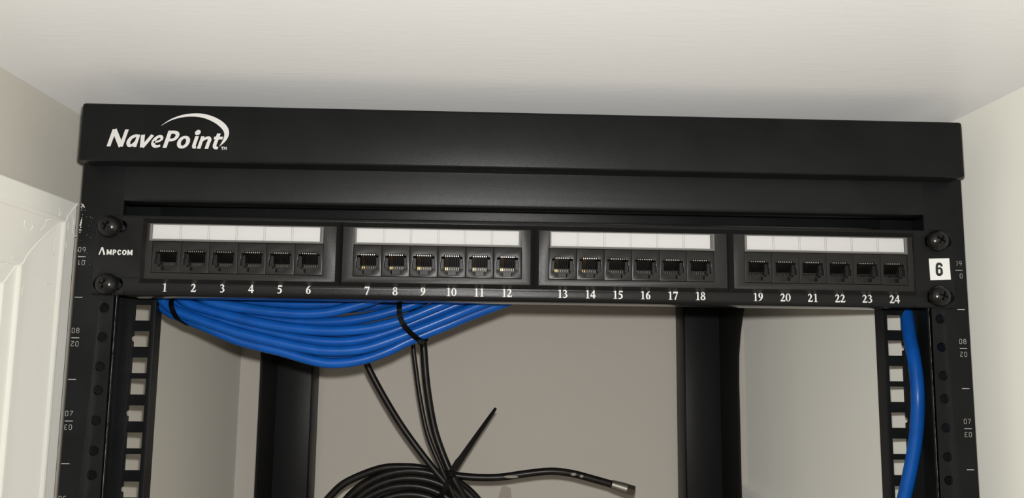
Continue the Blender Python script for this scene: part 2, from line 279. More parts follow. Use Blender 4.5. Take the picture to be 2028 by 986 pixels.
P = {'c1': [(-123.3, 216.0, -39.6), (-121.5, 217.0, -49.7), (-118.0, 218.0, -61.4), (-104.5, 220.0, -85.8), (-87.7, 222.0, -111.8), (-66.8, 222.0, -138.3), (-51.0, 222.0, -155.9), (-39.9, 224.0, -168.0),
        (-21.3, 228.0, -195.3), (-16.8, 230.0, -223.0)],
 'c2': [(-85.6, 226.0, -5.7), (-84.2, 226.0, -26.5), (-82.5, 226.0, -44.6), (-80.0, 226.0, -61.4), (-75.5, 225.0, -87.8), (-68.6, 223.0, -115.8), (-58.2, 221.0, -139.3), (-47.2, 221.0, -162.0),
        (-39.7, 223.0, -178.8), (-33.1, 226.0, -210.5)],
 'coilc': [(-83.1, 240.0, -217.0)],
 'coilout': [(-155.4, 240.0, -178.5), (-148.9, 240.0, -168.8), (-137.4, 240.0, -157.6), (-120.4, 240.0, -149.4), (-104.9, 240.0, -144.5), (-90.5, 240.0, -143.6), (-76.0, 240.0, -144.3),
             (-59.4, 241.0, -148.0), (-46.9, 243.0, -150.6), (-30.2, 243.0, -152.1), (-9.4, 242.0, -151.8), (11.4, 241.0, -148.7), (32.3, 240.0, -146.4), (49.0, 240.0, -147.9), (65.8, 240.0, -151.9),
             (85.1, 240.0, -157.1)],
 'coiltie': [(-64.6, 240.0, -179.3), (-63.8, 224.0, -177.5), (-59.4, 216.0, -168.5), (-53.2, 214.0, -155.9), (-47.1, 216.0, -143.3), (-44.0, 224.0, -137.1), (-43.5, 240.0, -136.2),
             (-45.3, 256.0, -139.8), (-53.2, 265.0, -155.9), (-60.2, 265.0, -170.3), (-63.8, 257.0, -177.5)],
 'conn': [(83.0, 240.0, -156.5), (85.1, 240.0, -157.1), (95.2, 240.0, -160.1), (101.9, 240.0, -161.9)],
 'lead': [(-80.4, 228.0, -5.5), (-77.5, 230.0, -26.2), (-74.6, 231.0, -42.0), (-71.0, 232.0, -75.8), (-64.9, 233.0, -108.5), (-57.3, 232.0, -130.6), (-47.8, 230.0, -150.4), (-36.0, 232.0, -170.5),
          (-24.6, 236.0, -191.0)],
 'patches': [(-0.4, 236.5, -150.6), (51.2, 236.5, -148.3), (57.8, 236.5, -149.8)],
 'right': [(246.4, 66.0, -2.1), (244.6, 62.0, -10.6), (242.9, 57.0, -19.7), (239.6, 48.0, -35.9), (237.8, 41.0, -48.7), (236.9, 37.0, -61.5), (236.0, 35.0, -73.7), (235.7, 36.0, -86.0),
           (235.1, 38.0, -98.4), (233.5, 40.0, -110.8), (231.4, 42.0, -123.2), (229.4, 44.0, -134.2), (227.3, 45.0, -144.4), (226.0, 46.0, -156.3), (225.6, 46.0, -176.7), (226.3, 46.0, -211.2)],
 'screws': [(-231.8, -5.0, 16.0), (-231.0, -5.0, -15.9), (232.0, -5.0, 15.9), (231.5, -5.0, -15.9)],
 'strands': [[(-230.5, 61.7, -10.1), (-230.2, 61.7, -12.0), (-229.6, 61.7, -14.7), (-228.8, 61.7, -17.3), (-227.7, 61.6, -19.6), (-226.3, 61.5, -21.9), (-224.6, 61.4, -23.9), (-222.6, 61.2, -25.7),
              (-220.4, 61.0, -27.1), (-217.9, 60.7, -28.5), (-215.2, 60.5, -29.6), (-212.3, 60.4, -30.6), (-208.9, 60.3, -31.9), (-204.9, 60.4, -33.4), (-200.3, 60.5, -35.2), (-195.1, 60.6, -37.2),
              (-188.9, 60.8, -39.8), (-182.1, 60.9, -42.6), (-175.0, 61.0, -45.1), (-167.6, 61.2, -47.0), (-159.9, 61.3, -48.7), (-152.3, 61.4, -50.4), (-144.6, 61.6, -52.5), (-137.0, 61.7, -54.7),
              (-130.4, 61.8, -56.4), (-125.3, 62.0, -57.3), (-121.2, 62.1, -57.8), (-116.7, 62.3, -57.8), (-111.4, 62.4, -57.4), (-105.8, 62.6, -56.6), (-100.3, 62.8, -55.4), (-95.2, 63.1, -53.9),
              (-90.2, 63.3, -52.0), (-85.3, 63.6, -50.0), (-80.8, 63.9, -47.9), (-76.5, 64.3, -45.5), (-71.0, 64.7, -42.9), (-63.4, 65.1, -39.6), (-54.7, 65.6, -35.9), (-47.0, 66.1, -32.7),
              (-41.3, 66.6, -30.2), (-36.6, 67.1, -28.1), (-31.8, 67.6, -26.1), (-26.6, 68.1, -24.0), (-21.2, 68.6, -21.9), (-16.1, 69.1, -19.9), (-11.1, 69.5, -18.1), (-6.4, 69.9, -16.3),
              (-2.2, 70.2, -14.5), (1.8, 70.5, -12.3), (5.2, 70.6, -10.0), (7.5, 70.7, -8.5)],
             [(-224.6, 54.6, -11.9), (-224.1, 54.5, -14.1), (-223.5, 54.5, -17.1), (-222.2, 54.4, -20.0), (-220.5, 54.4, -22.3), (-218.1, 54.3, -24.3), (-214.7, 54.2, -26.4), (-209.9, 54.2, -28.5),
              (-203.9, 54.2, -30.7), (-197.5, 54.3, -32.9), (-190.6, 54.3, -35.2), (-183.3, 54.4, -37.5), (-175.9, 54.5, -39.7), (-168.6, 54.6, -41.5), (-161.4, 54.7, -43.2), (-154.3, 54.8, -44.7),
              (-146.9, 54.9, -46.3), (-139.6, 55.0, -47.8), (-132.7, 55.1, -49.0), (-126.7, 55.3, -49.8), (-121.3, 55.4, -50.2), (-115.8, 55.6, -50.3), (-110.3, 55.8, -50.1), (-104.8, 56.0, -49.6),
              (-99.1, 56.2, -48.6), (-93.2, 56.5, -47.0), (-87.1, 56.8, -44.9), (-80.7, 57.2, -42.5), (-73.8, 57.5, -39.8), (-66.5, 57.9, -36.8), (-59.2, 58.3, -33.8), (-51.7, 58.8, -30.6),
              (-44.2, 59.2, -27.4), (-37.5, 59.7, -24.6), (-32.1, 60.2, -22.3), (-27.5, 60.6, -20.4), (-23.3, 61.0, -18.6), (-19.3, 61.4, -16.8), (-15.7, 61.8, -15.1), (-12.2, 62.0, -13.3),
              (-8.5, 62.3, -11.1), (-5.0, 62.4, -8.9), (-2.6, 62.5, -7.3)],
             [(-225.2, 65.5, -8.5), (-224.5, 65.4, -10.4), (-223.5, 65.2, -13.2), (-222.1, 65.1, -16.0), (-220.3, 64.9, -18.5), (-218.2, 64.7, -21.0), (-215.2, 64.5, -23.3), (-211.3, 64.2, -25.1),
              (-206.5, 63.9, -26.7), (-200.9, 63.6, -28.5), (-194.1, 63.4, -30.5), (-186.3, 63.2, -32.7), (-178.6, 63.1, -34.8), (-171.1, 63.0, -36.5), (-163.6, 62.9, -38.1), (-156.5, 62.8, -39.6),
              (-150.0, 62.7, -40.9), (-143.9, 62.7, -42.1), (-137.6, 62.6, -43.1), (-130.9, 62.6, -43.9), (-123.9, 62.7, -44.5), (-117.3, 62.7, -44.7), (-111.4, 62.8, -44.5), (-105.9, 62.9, -43.9),
              (-100.1, 63.0, -42.9), (-94.2, 63.1, -41.4), (-88.0, 63.3, -39.4), (-81.5, 63.4, -37.1), (-74.3, 63.6, -34.1), (-66.7, 63.8, -30.8), (-59.7, 64.0, -27.8), (-53.9, 64.2, -25.4),
              (-48.8, 64.4, -23.2), (-44.0, 64.6, -21.2), (-39.4, 64.8, -19.4), (-35.3, 65.0, -17.7), (-31.3, 65.1, -16.0), (-27.0, 65.2, -13.8), (-23.0, 65.3, -11.5), (-20.2, 65.3, -10.0)],
             [(-217.1, 57.0, -9.7), (-216.5, 57.0, -11.7), (-215.5, 57.0, -14.6), (-214.2, 57.0, -17.1), (-212.4, 57.1, -19.0), (-210.2, 57.1, -20.6), (-207.7, 57.2, -22.0), (-205.5, 57.2, -23.1),
              (-203.0, 57.3, -23.9), (-199.0, 57.3, -25.0), (-192.7, 57.3, -26.7), (-184.9, 57.2, -28.7), (-177.1, 57.1, -30.6), (-169.7, 56.9, -32.3), (-162.2, 56.7, -33.8), (-155.2, 56.6, -35.0),
              (-148.8, 56.4, -36.0), (-142.8, 56.3, -36.7), (-136.6, 56.2, -37.3), (-129.9, 56.1, -37.7), (-123.1, 56.0, -38.0), (-116.4, 56.0, -38.0), (-109.6, 55.9, -37.7), (-102.9, 55.9, -37.1),
              (-96.3, 56.0, -36.2), (-90.0, 56.0, -34.9), (-83.9, 56.0, -33.4), (-77.8, 56.1, -31.6), (-71.4, 56.2, -29.2), (-65.0, 56.2, -26.6), (-59.3, 56.3, -24.1), (-54.6, 56.4, -22.2),
              (-50.6, 56.5, -20.4), (-46.9, 56.5, -18.6), (-43.2, 56.6, -16.5), (-39.9, 56.6, -14.3), (-37.6, 56.6, -12.8)],
             [(-214.7, 67.4, -8.8), (-214.0, 67.4, -10.9), (-213.1, 67.5, -13.7), (-211.7, 67.5, -16.4), (-210.1, 67.6, -18.3), (-208.1, 67.7, -19.9), (-205.1, 67.6, -21.4), (-200.8, 67.4, -22.7),
              (-195.4, 67.0, -23.9), (-189.6, 66.5, -25.0), (-183.4, 66.1, -26.3), (-176.8, 65.6, -27.5), (-170.2, 65.2, -28.7), (-163.8, 64.8, -29.8), (-157.4, 64.5, -30.8), (-151.0, 64.2, -31.6),
              (-144.7, 63.9, -32.2), (-138.3, 63.6, -32.5), (-132.0, 63.4, -32.6), (-125.7, 63.3, -32.6), (-119.4, 63.1, -32.3), (-113.2, 63.0, -31.8), (-106.9, 62.9, -30.9), (-100.6, 62.9, -29.8),
              (-94.3, 62.9, -28.4), (-87.8, 62.9, -26.6), (-81.4, 62.9, -24.7), (-75.6, 62.9, -22.8), (-70.9, 62.9, -21.1), (-66.9, 62.9, -19.5), (-63.1, 62.9, -17.8), (-58.9, 62.9, -15.7),
              (-54.9, 63.0, -13.5), (-52.1, 63.0, -11.9)],
             [(-201.7, 53.6, -10.4), (-201.1, 53.5, -12.4), (-200.2, 53.5, -15.2), (-198.8, 53.4, -17.6), (-197.3, 53.4, -19.1), (-195.4, 53.3, -20.2), (-192.5, 53.3, -21.2), (-188.0, 53.4, -22.3),
              (-182.5, 53.5, -23.3), (-176.4, 53.7, -24.3), (-169.6, 53.9, -25.2), (-162.2, 54.1, -26.1), (-155.1, 54.2, -26.8), (-148.6, 54.4, -27.3), (-142.5, 54.6, -27.7), (-136.7, 54.8, -27.8),
              (-131.3, 55.0, -27.6), (-126.4, 55.2, -27.3), (-121.4, 55.4, -26.6), (-116.2, 55.6, -25.5), (-111.0, 55.8, -24.1), (-106.0, 56.0, -22.6), (-101.3, 56.1, -21.2), (-96.7, 56.3, -19.7),
              (-92.3, 56.4, -18.0), (-87.6, 56.5, -15.9), (-83.1, 56.5, -13.7), (-80.0, 56.6, -12.1)],
             [(-200.3, 65.8, -8.7), (-199.4, 65.8, -10.7), (-197.9, 65.8, -13.5), (-195.4, 65.8, -15.9), (-191.8, 65.8, -17.4), (-187.2, 65.9, -18.4), (-181.9, 65.9, -19.2), (-175.6, 65.9, -19.9),
              (-168.6, 66.0, -20.4), (-161.4, 66.0, -20.8), (-154.0, 66.1, -21.2), (-146.5, 66.2, -21.5), (-139.4, 66.2, -21.5), (-132.7, 66.3, -21.4), (-126.4, 66.4, -21.1), (-120.5, 66.5, -20.6),
              (-114.9, 66.5, -19.8), (-109.8, 66.6, -18.8), (-104.8, 66.7, -17.5), (-99.4, 66.7, -15.7), (-94.2, 66.7, -13.6), (-90.6, 66.8, -12.2)],
             [(-231.2, 73.0, -9.2), (-230.5, 73.0, -11.4), (-229.5, 72.9, -14.5), (-228.0, 72.8, -17.5), (-226.2, 72.7, -20.1), (-223.8, 72.5, -22.6), (-219.8, 72.5, -25.1), (-213.5, 73.1, -27.6),
              (-205.6, 74.2, -30.0), (-198.3, 75.7, -32.4), (-192.3, 76.9, -34.4), (-186.5, 77.5, -36.4), (-180.0, 77.4, -38.5), (-172.3, 77.1, -41.2), (-164.2, 76.8, -44.0), (-156.1, 76.5, -46.6),
              (-148.1, 76.3, -48.8), (-140.2, 76.0, -50.9), (-133.3, 75.8, -52.4), (-128.0, 75.7, -53.3), (-123.7, 75.6, -53.8), (-119.2, 75.5, -53.8), (-113.7, 75.4, -53.5), (-107.9, 75.4, -52.8),
              (-102.2, 75.5, -51.7), (-96.9, 75.6, -50.2), (-91.8, 75.7, -48.4), (-86.7, 75.8, -46.4), (-81.9, 76.0, -44.4), (-77.2, 76.3, -42.3), (-72.1, 76.5, -39.7), (-66.2, 76.8, -36.6),
              (-60.0, 77.1, -33.2), (-53.9, 77.4, -29.8), (-48.3, 77.8, -26.7), (-42.9, 78.1, -23.7), (-37.9, 78.4, -21.0), (-33.2, 78.6, -18.8), (-28.8, 78.9, -16.9), (-24.8, 79.1, -14.9),
              (-20.9, 79.2, -12.4), (-17.5, 79.3, -9.9), (-15.1, 79.4, -8.1)],
             [(-164.3, 89.0, -12.2), (-160.1, 88.9, -13.7), (-154.0, 88.9, -15.9), (-147.5, 88.8, -18.0), (-141.2, 88.7, -19.8), (-134.5, 88.7, -21.6), (-127.6, 88.6, -22.7), (-120.5, 88.5, -22.9),
              (-113.3, 88.4, -22.5), (-106.1, 88.3, -21.7), (-98.8, 88.2, -20.6), (-91.4, 88.1, -19.1), (-84.6, 88.0, -17.4), (-78.5, 88.0, -15.6), (-73.0, 87.9, -13.6), (-68.2, 87.9, -11.5),
              (-64.1, 87.9, -9.3), (-60.6, 87.9, -7.0), (-58.3, 87.9, -5.4)],
             [(-224.9, 78.0, -8.0), (-224.1, 78.1, -10.1), (-222.9, 78.1, -13.0), (-221.2, 78.1, -15.8), (-218.8, 78.1, -18.3), (-215.9, 78.1, -20.7), (-212.4, 78.0, -22.8), (-208.2, 77.2, -24.4),
              (-203.4, 75.9, -25.8), (-198.1, 74.2, -27.3), (-192.8, 72.9, -29.2), (-187.3, 72.1, -31.1), (-181.3, 72.0, -33.0), (-174.3, 72.2, -34.9), (-166.5, 72.4, -36.8), (-159.1, 72.6, -38.3),
              (-152.5, 72.8, -39.4), (-146.3, 73.0, -40.1), (-139.9, 73.2, -40.6), (-133.2, 73.4, -41.1), (-126.3, 73.6, -41.4), (-119.4, 73.8, -41.4), (-112.4, 74.0, -40.9), (-105.4, 74.2, -40.1),
              (-98.7, 74.4, -38.9), (-92.2, 74.6, -37.2), (-85.9, 74.8, -35.1), (-79.6, 75.0, -32.8), (-73.0, 75.2, -30.2), (-66.4, 75.4, -27.3), (-60.5, 75.5, -24.7), (-55.7, 75.7, -22.6),
              (-51.6, 75.8, -20.7), (-47.7, 75.9, -18.7), (-43.4, 76.0, -16.2), (-39.2, 76.0, -13.7), (-36.4, 76.1, -11.9)]],
 'tag': [(-6.9, 252.0, -159.0), (-0.1, 252.0, -162.3), (1.7, 252.0, -175.8), (-11.8, 252.0, -175.9)],
 'tail': [(-48.8, 211.0, -144.9), (-44.3, 213.0, -138.2), (-30.6, 218.0, -118.2), (-13.9, 223.0, -94.4)],
 'tieA': [(-76.8, 46.0, -23.1), (-76.3, 46.0, -28.6), (-74.0, 46.0, -33.8), (-70.2, 49.0, -38.5), (-65.3, 55.0, -42.6), (-62.3, 66.0, -43.7), (-62.5, 78.0, -39.6), (-66.1, 84.0, -31.6),
          (-72.3, 85.0, -22.4), (-76.9, 76.0, -18.1), (-77.7, 58.0, -19.0)],
 'tieAhead': [(-63.9, 53.0, -44.2)],
 'tieB': [(-216.0, 52.0, -22.5), (-214.0, 49.0, -26.3), (-212.3, 50.0, -30.2), (-210.2, 52.0, -32.9), (-209.1, 58.0, -34.8), (-211.5, 72.0, -34.6), (-215.9, 86.0, -30.9), (-221.7, 92.0, -23.4),
          (-225.9, 88.0, -17.8), (-221.5, 68.0, -17.8)],
 'wrinkle': [[(-276.7, 24.2, 23.6), (-278.9, 22.1, 22.3), (-280.3, 23.1, 19.5), (-281.5, 21.5, 16.3)],
             [(-280.3, 2.8, 19.4), (-281.4, 4.1, 16.8), (-282.0, 8.1, 14.8), (-281.9, 11.6, 15.1), (-281.1, 12.2, 17.8), (-280.4, 9.6, 19.4)],
             [(-276.7, 30.4, 31.9), (-276.8, 32.5, 28.0), (-275.7, 29.6, 25.1)], [(-275.9, 27.7, 13.5), (-275.8, 26.4, 7.3), (-275.9, 27.7, 3.1)],
             [(-283.7, -0.2, -1.3), (-283.9, -2.0, -4.0), (-285.9, -2.9, -6.0)], [(-276.7, 45.9, 30.0), (-276.6, 48.9, 25.8), (-276.6, 47.7, 21.9), (-276.5, 50.7, 18.3)],
             [(-276.7, 43.1, 24.9), (-276.7, 42.7, 20.2)], [(-276.8, 41.1, 15.4), (-276.7, 42.6, 9.4)], [(-276.5, 53.8, 18.1), (-276.6, 49.6, 17.2)],
             [(-284.0, 14.2, -16.1), (-283.7, 11.9, -18.6), (-283.6, 11.2, -21.7)], [(-275.8, 26.2, -13.3), (-280.9, 31.6, -13.8)]]}

# ------------------------------------------------------------------ the closet
XL, XR, YB, YF, ZF = -295.5, 275, 486, -1000, -420
def zc(x): return 103.6 - (x - XL) * 2.6 / (XR - XL)
bm = bmesh.new()
prism(bm, [(XL - 40, zc(XL - 40)), (XR + 40, zc(XR + 40)), (XR + 40, 140), (XL - 40, 140)], YF, YB + 20, 'y')
struct(obj('ceiling', bm, 'ceiling'))
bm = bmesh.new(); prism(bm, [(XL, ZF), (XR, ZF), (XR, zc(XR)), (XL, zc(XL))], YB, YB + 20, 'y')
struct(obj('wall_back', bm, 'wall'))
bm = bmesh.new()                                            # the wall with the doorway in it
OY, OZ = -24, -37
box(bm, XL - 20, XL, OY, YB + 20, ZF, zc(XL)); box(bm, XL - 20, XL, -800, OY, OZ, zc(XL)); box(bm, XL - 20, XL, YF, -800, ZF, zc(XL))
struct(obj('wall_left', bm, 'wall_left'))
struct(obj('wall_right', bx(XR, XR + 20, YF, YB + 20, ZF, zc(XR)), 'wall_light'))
struct(obj('floor', bx(XL - 40, XR + 40, YF, YB + 20, ZF - 20, ZF), 'floor'))
bm = bmesh.new(); prism(bm, [(XR, ZF), (XR, -191), (XR - 9, -193), (XR - 12, -197), (XR - 12, ZF)], YF, YB, 'y')
struct(obj('baseboard_right', bm, 'trim'))
# casing: profile as (distance in from the outer edge, thickness off the wall)
PROF = [(0, 0), (0, 1.2), (0, 18.2), (0.8, 19), (11.2, 18.7), (12.0, 19.6), (13.2, 19.8), (14.1, 19.3), (14.5, 17.4), (15.2, 16.9), (20, 14.6), (27, 12.4), (34, 11.4), (38, 11.5), (41, 12.0), (42.6, 11.9), (43.2, 11.4), (43.5, 9.7), (48, 9.2), (52, 9.4), (53.6, 9.2), (54, 8.8), (54.3, 7.0), (66, 6.6), (76, 6.4), (77, 0)]
EY, EZ = 51.9, 38.3
def casing(name, run):
    bm = bmesh.new(); A, B = [], []
    for w, t in PROF:
        mitre = (XL + t, EY - w, EZ - w)
        far = (XL + t, EY - w, ZF) if run == 'v' else (XL + t, -820, EZ - w)
        A.append(bm.verts.new(mitre)); B.append(bm.verts.new(far))
    for i in range(len(PROF) - 1):
        f = bm.faces.new((A[i], A[i + 1], B[i + 1], B[i])); f.material_index = 1 if i == 0 else 0
    bm.faces.new(A); bm.faces.new(B[::-1])
    if run == 'v':                                          # bead of filler along the mitre, wrinkles in the paint near it
        tube(bm, [(XL + t + .1, EY - w, EZ - w) for w, t in PROF[3:-2]], .55, sides=8, smooth_in=False)
        for L in P['wrinkle']: tube(bm, L, .27, sides=8, n=5)
    return struct(obj(name, bm, ['trim', 'crack'], smooth=32))
casing('trim_1', 'v'); casing('trim_2', 'h')
bm = bmesh.new(); box(bm, XL - 90, XL - 20, OY - 2, OY + 16, ZF, OZ + 16); box(bm, XL - 90, XL - 20, -800, OY - 2, OZ, OZ + 16)
struct(obj('door_1', bm, 'trim'))
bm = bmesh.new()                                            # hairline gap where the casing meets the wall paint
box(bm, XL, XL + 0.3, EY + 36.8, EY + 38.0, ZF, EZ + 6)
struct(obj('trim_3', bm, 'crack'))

# ------------------------------------------------------------------ the rack
HOLES = []
z = -28.575
for i in range(22):
    HOLES.append(z); z -= 15.875 if i % 3 != 2 else 12.7
HOLES = []
for u in range(0, 9):
    c = -44.45 * u
    HOLES += [c + 15.875, c, c - 15.875]
rack = thing('equipment_rack', (0, 200, -418), 'black powder-coated steel open-frame rack standing in the closet, carrying the patch panel', 'rack')
hood = bmesh.new()
box(hood, -246.8, 244.3, -13, 440, 50.4, 82.7, bev=1.7, seg=3)
hood = obj('top_cover', hood, 'steel', rack, smooth=40)
def disc(cx, cy, r): return [('l', [(cx - r * math.cos(a), cy, .001 + 2 * r * math.sin(a)) for a in []] or [(cx + r * math.sin(-math.pi / 2 + math.pi * k / 12), cy, 2 * r * math.cos(-math.pi / 2 + math.pi * k / 12) + .001) for k in range(13)])]
LOGO = {
 'N': [('l', [(.11, 0, .21), (.11, 1, .22)]), ('l', [(.80, 0, .20), (.80, 1, .20)]), ('l', [(.10, .98, .24), (.80, .02, .25)])],
 'a': [('s', [(.58, .64, .14), (.40, .65, .17), (.20, .52, .20), (.13, .28, .21), (.24, .08, .17), (.40, .12, .15), (.54, .34, .13)]), ('l', [(.56, .72, .17), (.56, 0, .19)])],
 'v': [('l', [(.12, .72, .21), (.30, .0, .21)]), ('l', [(.32, 0, .21), (.66, .72, .20)])],
 'e': [('s', [(.15, .31, .12), (.36, .35, .12), (.53, .47, .14), (.50, .61, .15), (.34, .65, .16), (.17, .48, .20), (.14, .24, .20), (.27, .085, .17), (.44, .07, .14), (.58, .12, .13)])],
 'P': [('l', [(.12, 0, .22), (.12, 1, .22)]), ('s', [(.14, .91, .18), (.42, .905, .18), (.58, .80, .20), (.58, .62, .20), (.44, .48, .17), (.14, .45, .17)])],
 'o': [ring(.36, .35, .24, .29, .16, .21)],
 'i': [('l', [(.13, .72, .20), (.13, .12, .20)]), ('s', [(.13, .2, .20), (.15, .08, .16), (.28, .06, .12)])] + disc(.10, .93, .155),
 'n': [('l', [(.12, 0, .20), (.12, .72, .18)]), ('s', [(.12, .40, .12), (.28, .58, .15), (.45, .64, .17), (.56, .52, .20), (.55, .3, .20), (.55, 0, .20)])],
 't': [('s', [(.24, .90, .20), (.23, .5, .20), (.22, .22, .20), (.30, .08, .17), (.46, .05, .13)]), ('l', [(.05, .64, .16), (.54, .64, .16)])],
}
lg = bmesh.new()
for ch, off in zip('NavePoint', (0, .99, 1.66, 2.36, 3.10, 3.80, 4.67, 5.0, 5.72)):
    glyph(lg, LOGO[ch], (-231.9 + off * 9.66, -13.06, 58.35 - off * .045), 9.66, shear=.27)
# the sweeping arc over the name, tapered at both ends
KX = lambda x: (x + 26.9) * .9933 - 26.9
KZ = lambda z: (z + 51.7) * .9933 - 51.7
arc = [('s', [(KX(x), KZ(z), w) for x, z, w in [(-204.6, 71.4, .1), (-199.5, 74.8, .7), (-193.5, 77.0, 1.3), (-187.0, 77.8, 1.8), (-181.0, 77.2, 2.3), (-175.0, 74.9, 2.8), (-170.6, 71.6, 3.0), (-168.8, 68.2, 2.7), (-169.3, 64.9, 1.9), (-170.9, 62.2, 1.0), (-172.4, 60.4, .1)]])]
glyph(lg, arc, (0, -13.06, 0), 1.0)
merge(lg, font_mesh('TM', 2.3, 0.06, 0, 1.0, (-170.4, -13.01, 57.8)))
lo = obj('brand_lettering', lg, 'print', hood); lo['label'] = 'white lettering under a sweeping white arc'
bm = bmesh.new()                                            # header: front sheet, bent back a little towards its lower edge
prof = [(0.0, 53), (0.0, 48), (0.3, 42), (0.9, 36.5), (1.5, 32.6), (2.0, 31.1), (3.0, 30.2), (9, 30.2), (9, 31.6), (3.6, 31.6), (2.6, 34), (1.6, 41), (1.3, 53)]
cols = []
for x, k in ((-226.2, 0), (-222, .25), (-214, 1), (214, 1), (222, .25), (226.2, 0)):
    cols.append([bm.verts.new((x, (y * k if y < 2.5 else y) , z)) for y, z in prof])
for A, B in zip(cols, cols[1:]):
    for n in range(len(prof)): bm.faces.new((A[n], A[(n + 1) % len(prof)], B[(n + 1) % len(prof)], B[n]))
bm.faces.new(cols[0]); bm.faces.new(cols[-1][::-1])
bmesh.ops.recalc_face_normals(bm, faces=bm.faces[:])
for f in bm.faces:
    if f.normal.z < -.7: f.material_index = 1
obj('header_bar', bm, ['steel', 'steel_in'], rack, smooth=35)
for s in (-1, 1):
    xo, xi = 249.2 * s, 226.2 * s
    hl = [circ(232.5 * s, h, 2.65) for h in HOLES if h < -20] + [[(232.5 * s + 8 * math.cos(a) , h + 3.4 * math.sin(a)) for a in [2 * math.pi * k / 20 for k in range(20)]] for h in (15.875, -15.875)]
    bm = plate(rect(min(xo, xi), max(xo, xi), -415, 52), hl, 0, 2, bev=0.08)
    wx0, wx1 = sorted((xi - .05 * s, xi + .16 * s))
    poly(bm, [(wx0, -0.03, -415), (wx1, -0.03, -415), (wx1, -0.03, -21), (wx0, -0.03, -21)], mi=1)  # pale strip painted as the glint along the flange's inner edge
    box(bm, min(xo, xo - 2 * s), max(xo, xo - 2 * s), 1.9, 55, -415, 50)
    sq = []
    for k, h in enumerate(HOLES):
        if h > -20: continue
        cx = 233.1 * s; L = rect(cx - 4.7, cx + 4.7, h - 4.7, h + 4.7)
        if abs((h / 44.45) - round(h / 44.45)) < 1e-3:       # middle hole of each unit has a rounded notch on its outer side
            a = [(cx + s * 4.7, h - 1.7), (cx + s * 5.9, h - 1.2), (cx + s * 6.3, h), (cx + s * 5.9, h + 1.2), (cx + s * 4.7, h + 1.7)]
            L = [L[0], L[1]] + a + [L[2], L[3]] if s > 0 else [L[0], L[1], L[2], L[3]] + a[::-1]
        sq.append(L)
    xb = 225.4 * s
    merge(bm, plate(rect(min(xo, xb), max(xo, xb), -415, 52), sq, 53, 55, bev=0.15))
    box(bm, min(xb, xb + 1.6 * s), max(xb, xb + 1.6 * s), 55, 63, -415, 52)
    post = obj('front_post', bm, ['steel', 'edge_glint'], rack, smooth=30)
    bm = bmesh.new()
    xt = -246.7 if s < 0 else 245.0
    for u, (top, bot) in enumerate((('09', '01'), ('08', '02'), ('07', '03'), ('06', '04'))):
        zt = -0.7 - 44.3 * u
        H = 2.7; W = H * 0.86
        a, b = top, bot
        if s > 0 and u == 0: a, b = ')9', ' 0'
        for i, ch in enumerate(a): glyph(bm, THIN[ch], (xt - W * 1.0 + i * W * 1.02, -0.06, zt + 2.6), H, 0.98)
        bb = b[::-1] if not (s > 0 and u == 0) else b
        for i, ch in enumerate(bb):
            if ch != ' ': glyph(bm, THIN[ch], (xt - W * 1.0 + i * W * 1.02, -0.06, zt - 4.6), H, 0.98, flip=True)
        for zz in (zt, zt - 22.3):
            poly(bm, [(xt - 2.1, -0.06, zz - .17), (xt + 2.1, -0.06, zz - .17), (xt + 2.1, -0.06, zz + .17), (xt - 2.1, -0.06, zz + .17)])
    o = obj('unit_numbering', bm, 'print_dim', post); o['label'] = 'thin grey height numbers and tick marks'
    if s < 0:
        bm = bmesh.new()                                    # white paint rubbed off the door casing
        for (x, zz, r) in [(-248.0, 27.6, .55), (-247.4, 26.9, .35), (-248.6, 28.4, .3), (-248.3, 19.5, .5), (-248.6, 18.2, .55), (-248.8, 16.8, .6), (-248.4, 15.5, .45), (-248.9, 14.2, .5), (-248.2, 20.8, .3), (-248.7, 12.8, .35), (-243.6, 21.3, .22), (-248.0, 22.6, .2), (-246.9, 25.2, .2), (-249.0, 2.6, .3)] + [(random.gauss(-248.5, .35), random.choice((random.gauss(16.5, 2.4), random.gauss(27.3, .9))), random.uniform(.1, .3)) for q in range(40)] + [(random.uniform(-249, -242), random.uniform(-6, 31), .12) for q in range(12)]:
            n = 9; poly(bm, [(x + r * random.uniform(.5, 1.1) * math.cos(6.283 * k / n) * .8, -0.07, zz + r * random.uniform(.7, 1.4) * math.sin(6.283 * k / n)) for k in range(n)])
        o = obj('paint_scuff', bm, 'chip', post); o['label'] = 'white paint scuffs along the post edge'
obj('cross_bar', bx(-224.5, 224.5, 48, 53, 30.4, 50, bev=0.8), 'steel', rack, smooth=40)
for s, xo, xi in ((-1, -242, -203), (1, 231.5, 191)):
    bm = bmesh.new()
    w0, w1 = min(xo, xo - 2 * s), max(xo, xo - 2 * s)
    # side web: widens forward near its top into a curved gusset that meets the side rail
    web = [(428, -415), (366, -415), (366, -75), (364, -48), (358, -28), (349, -10), (336, 8), (316, 24), (290, 34), (290, 50), (428, 50)]
    prism(bm, web, w0, w1, 'x')
    box(bm, min(xo, xi), max(xo, xi), 426, 428, -415, 50, bev=0.7)
    box(bm, min(xi, xi + 2 * s), max(xi, xi + 2 * s), 426, 462, -415, 50, bev=0.7)
    obj('rear_post', bm, 'steel_rear', rack, smooth=30)
    bm = bmesh.new()
    prism(bm, [(s * 249.1, 55), (s * 247, 55), (xo - 2.2 * s, 300), (xo - 2.2 * s, 428), (xo - .1 * s, 428), (xo - .1 * s, 300)][:6], 31, 49, 'z')
    obj('side_rail', bm, 'steel', rack)
    bm = bmesh.new()
    prism(bm, [(s * 249.1, 0), (s * 226, 0), (xi, 462), (xo, 462)], -418, -404, 'z')
    obj('base_rail', bm, 'steel', rack)
obj('rear_cross_bar', bx(-203, 191, 428, 431, 28, 49.5, bev=0.6), 'steel', rack, smooth=40)

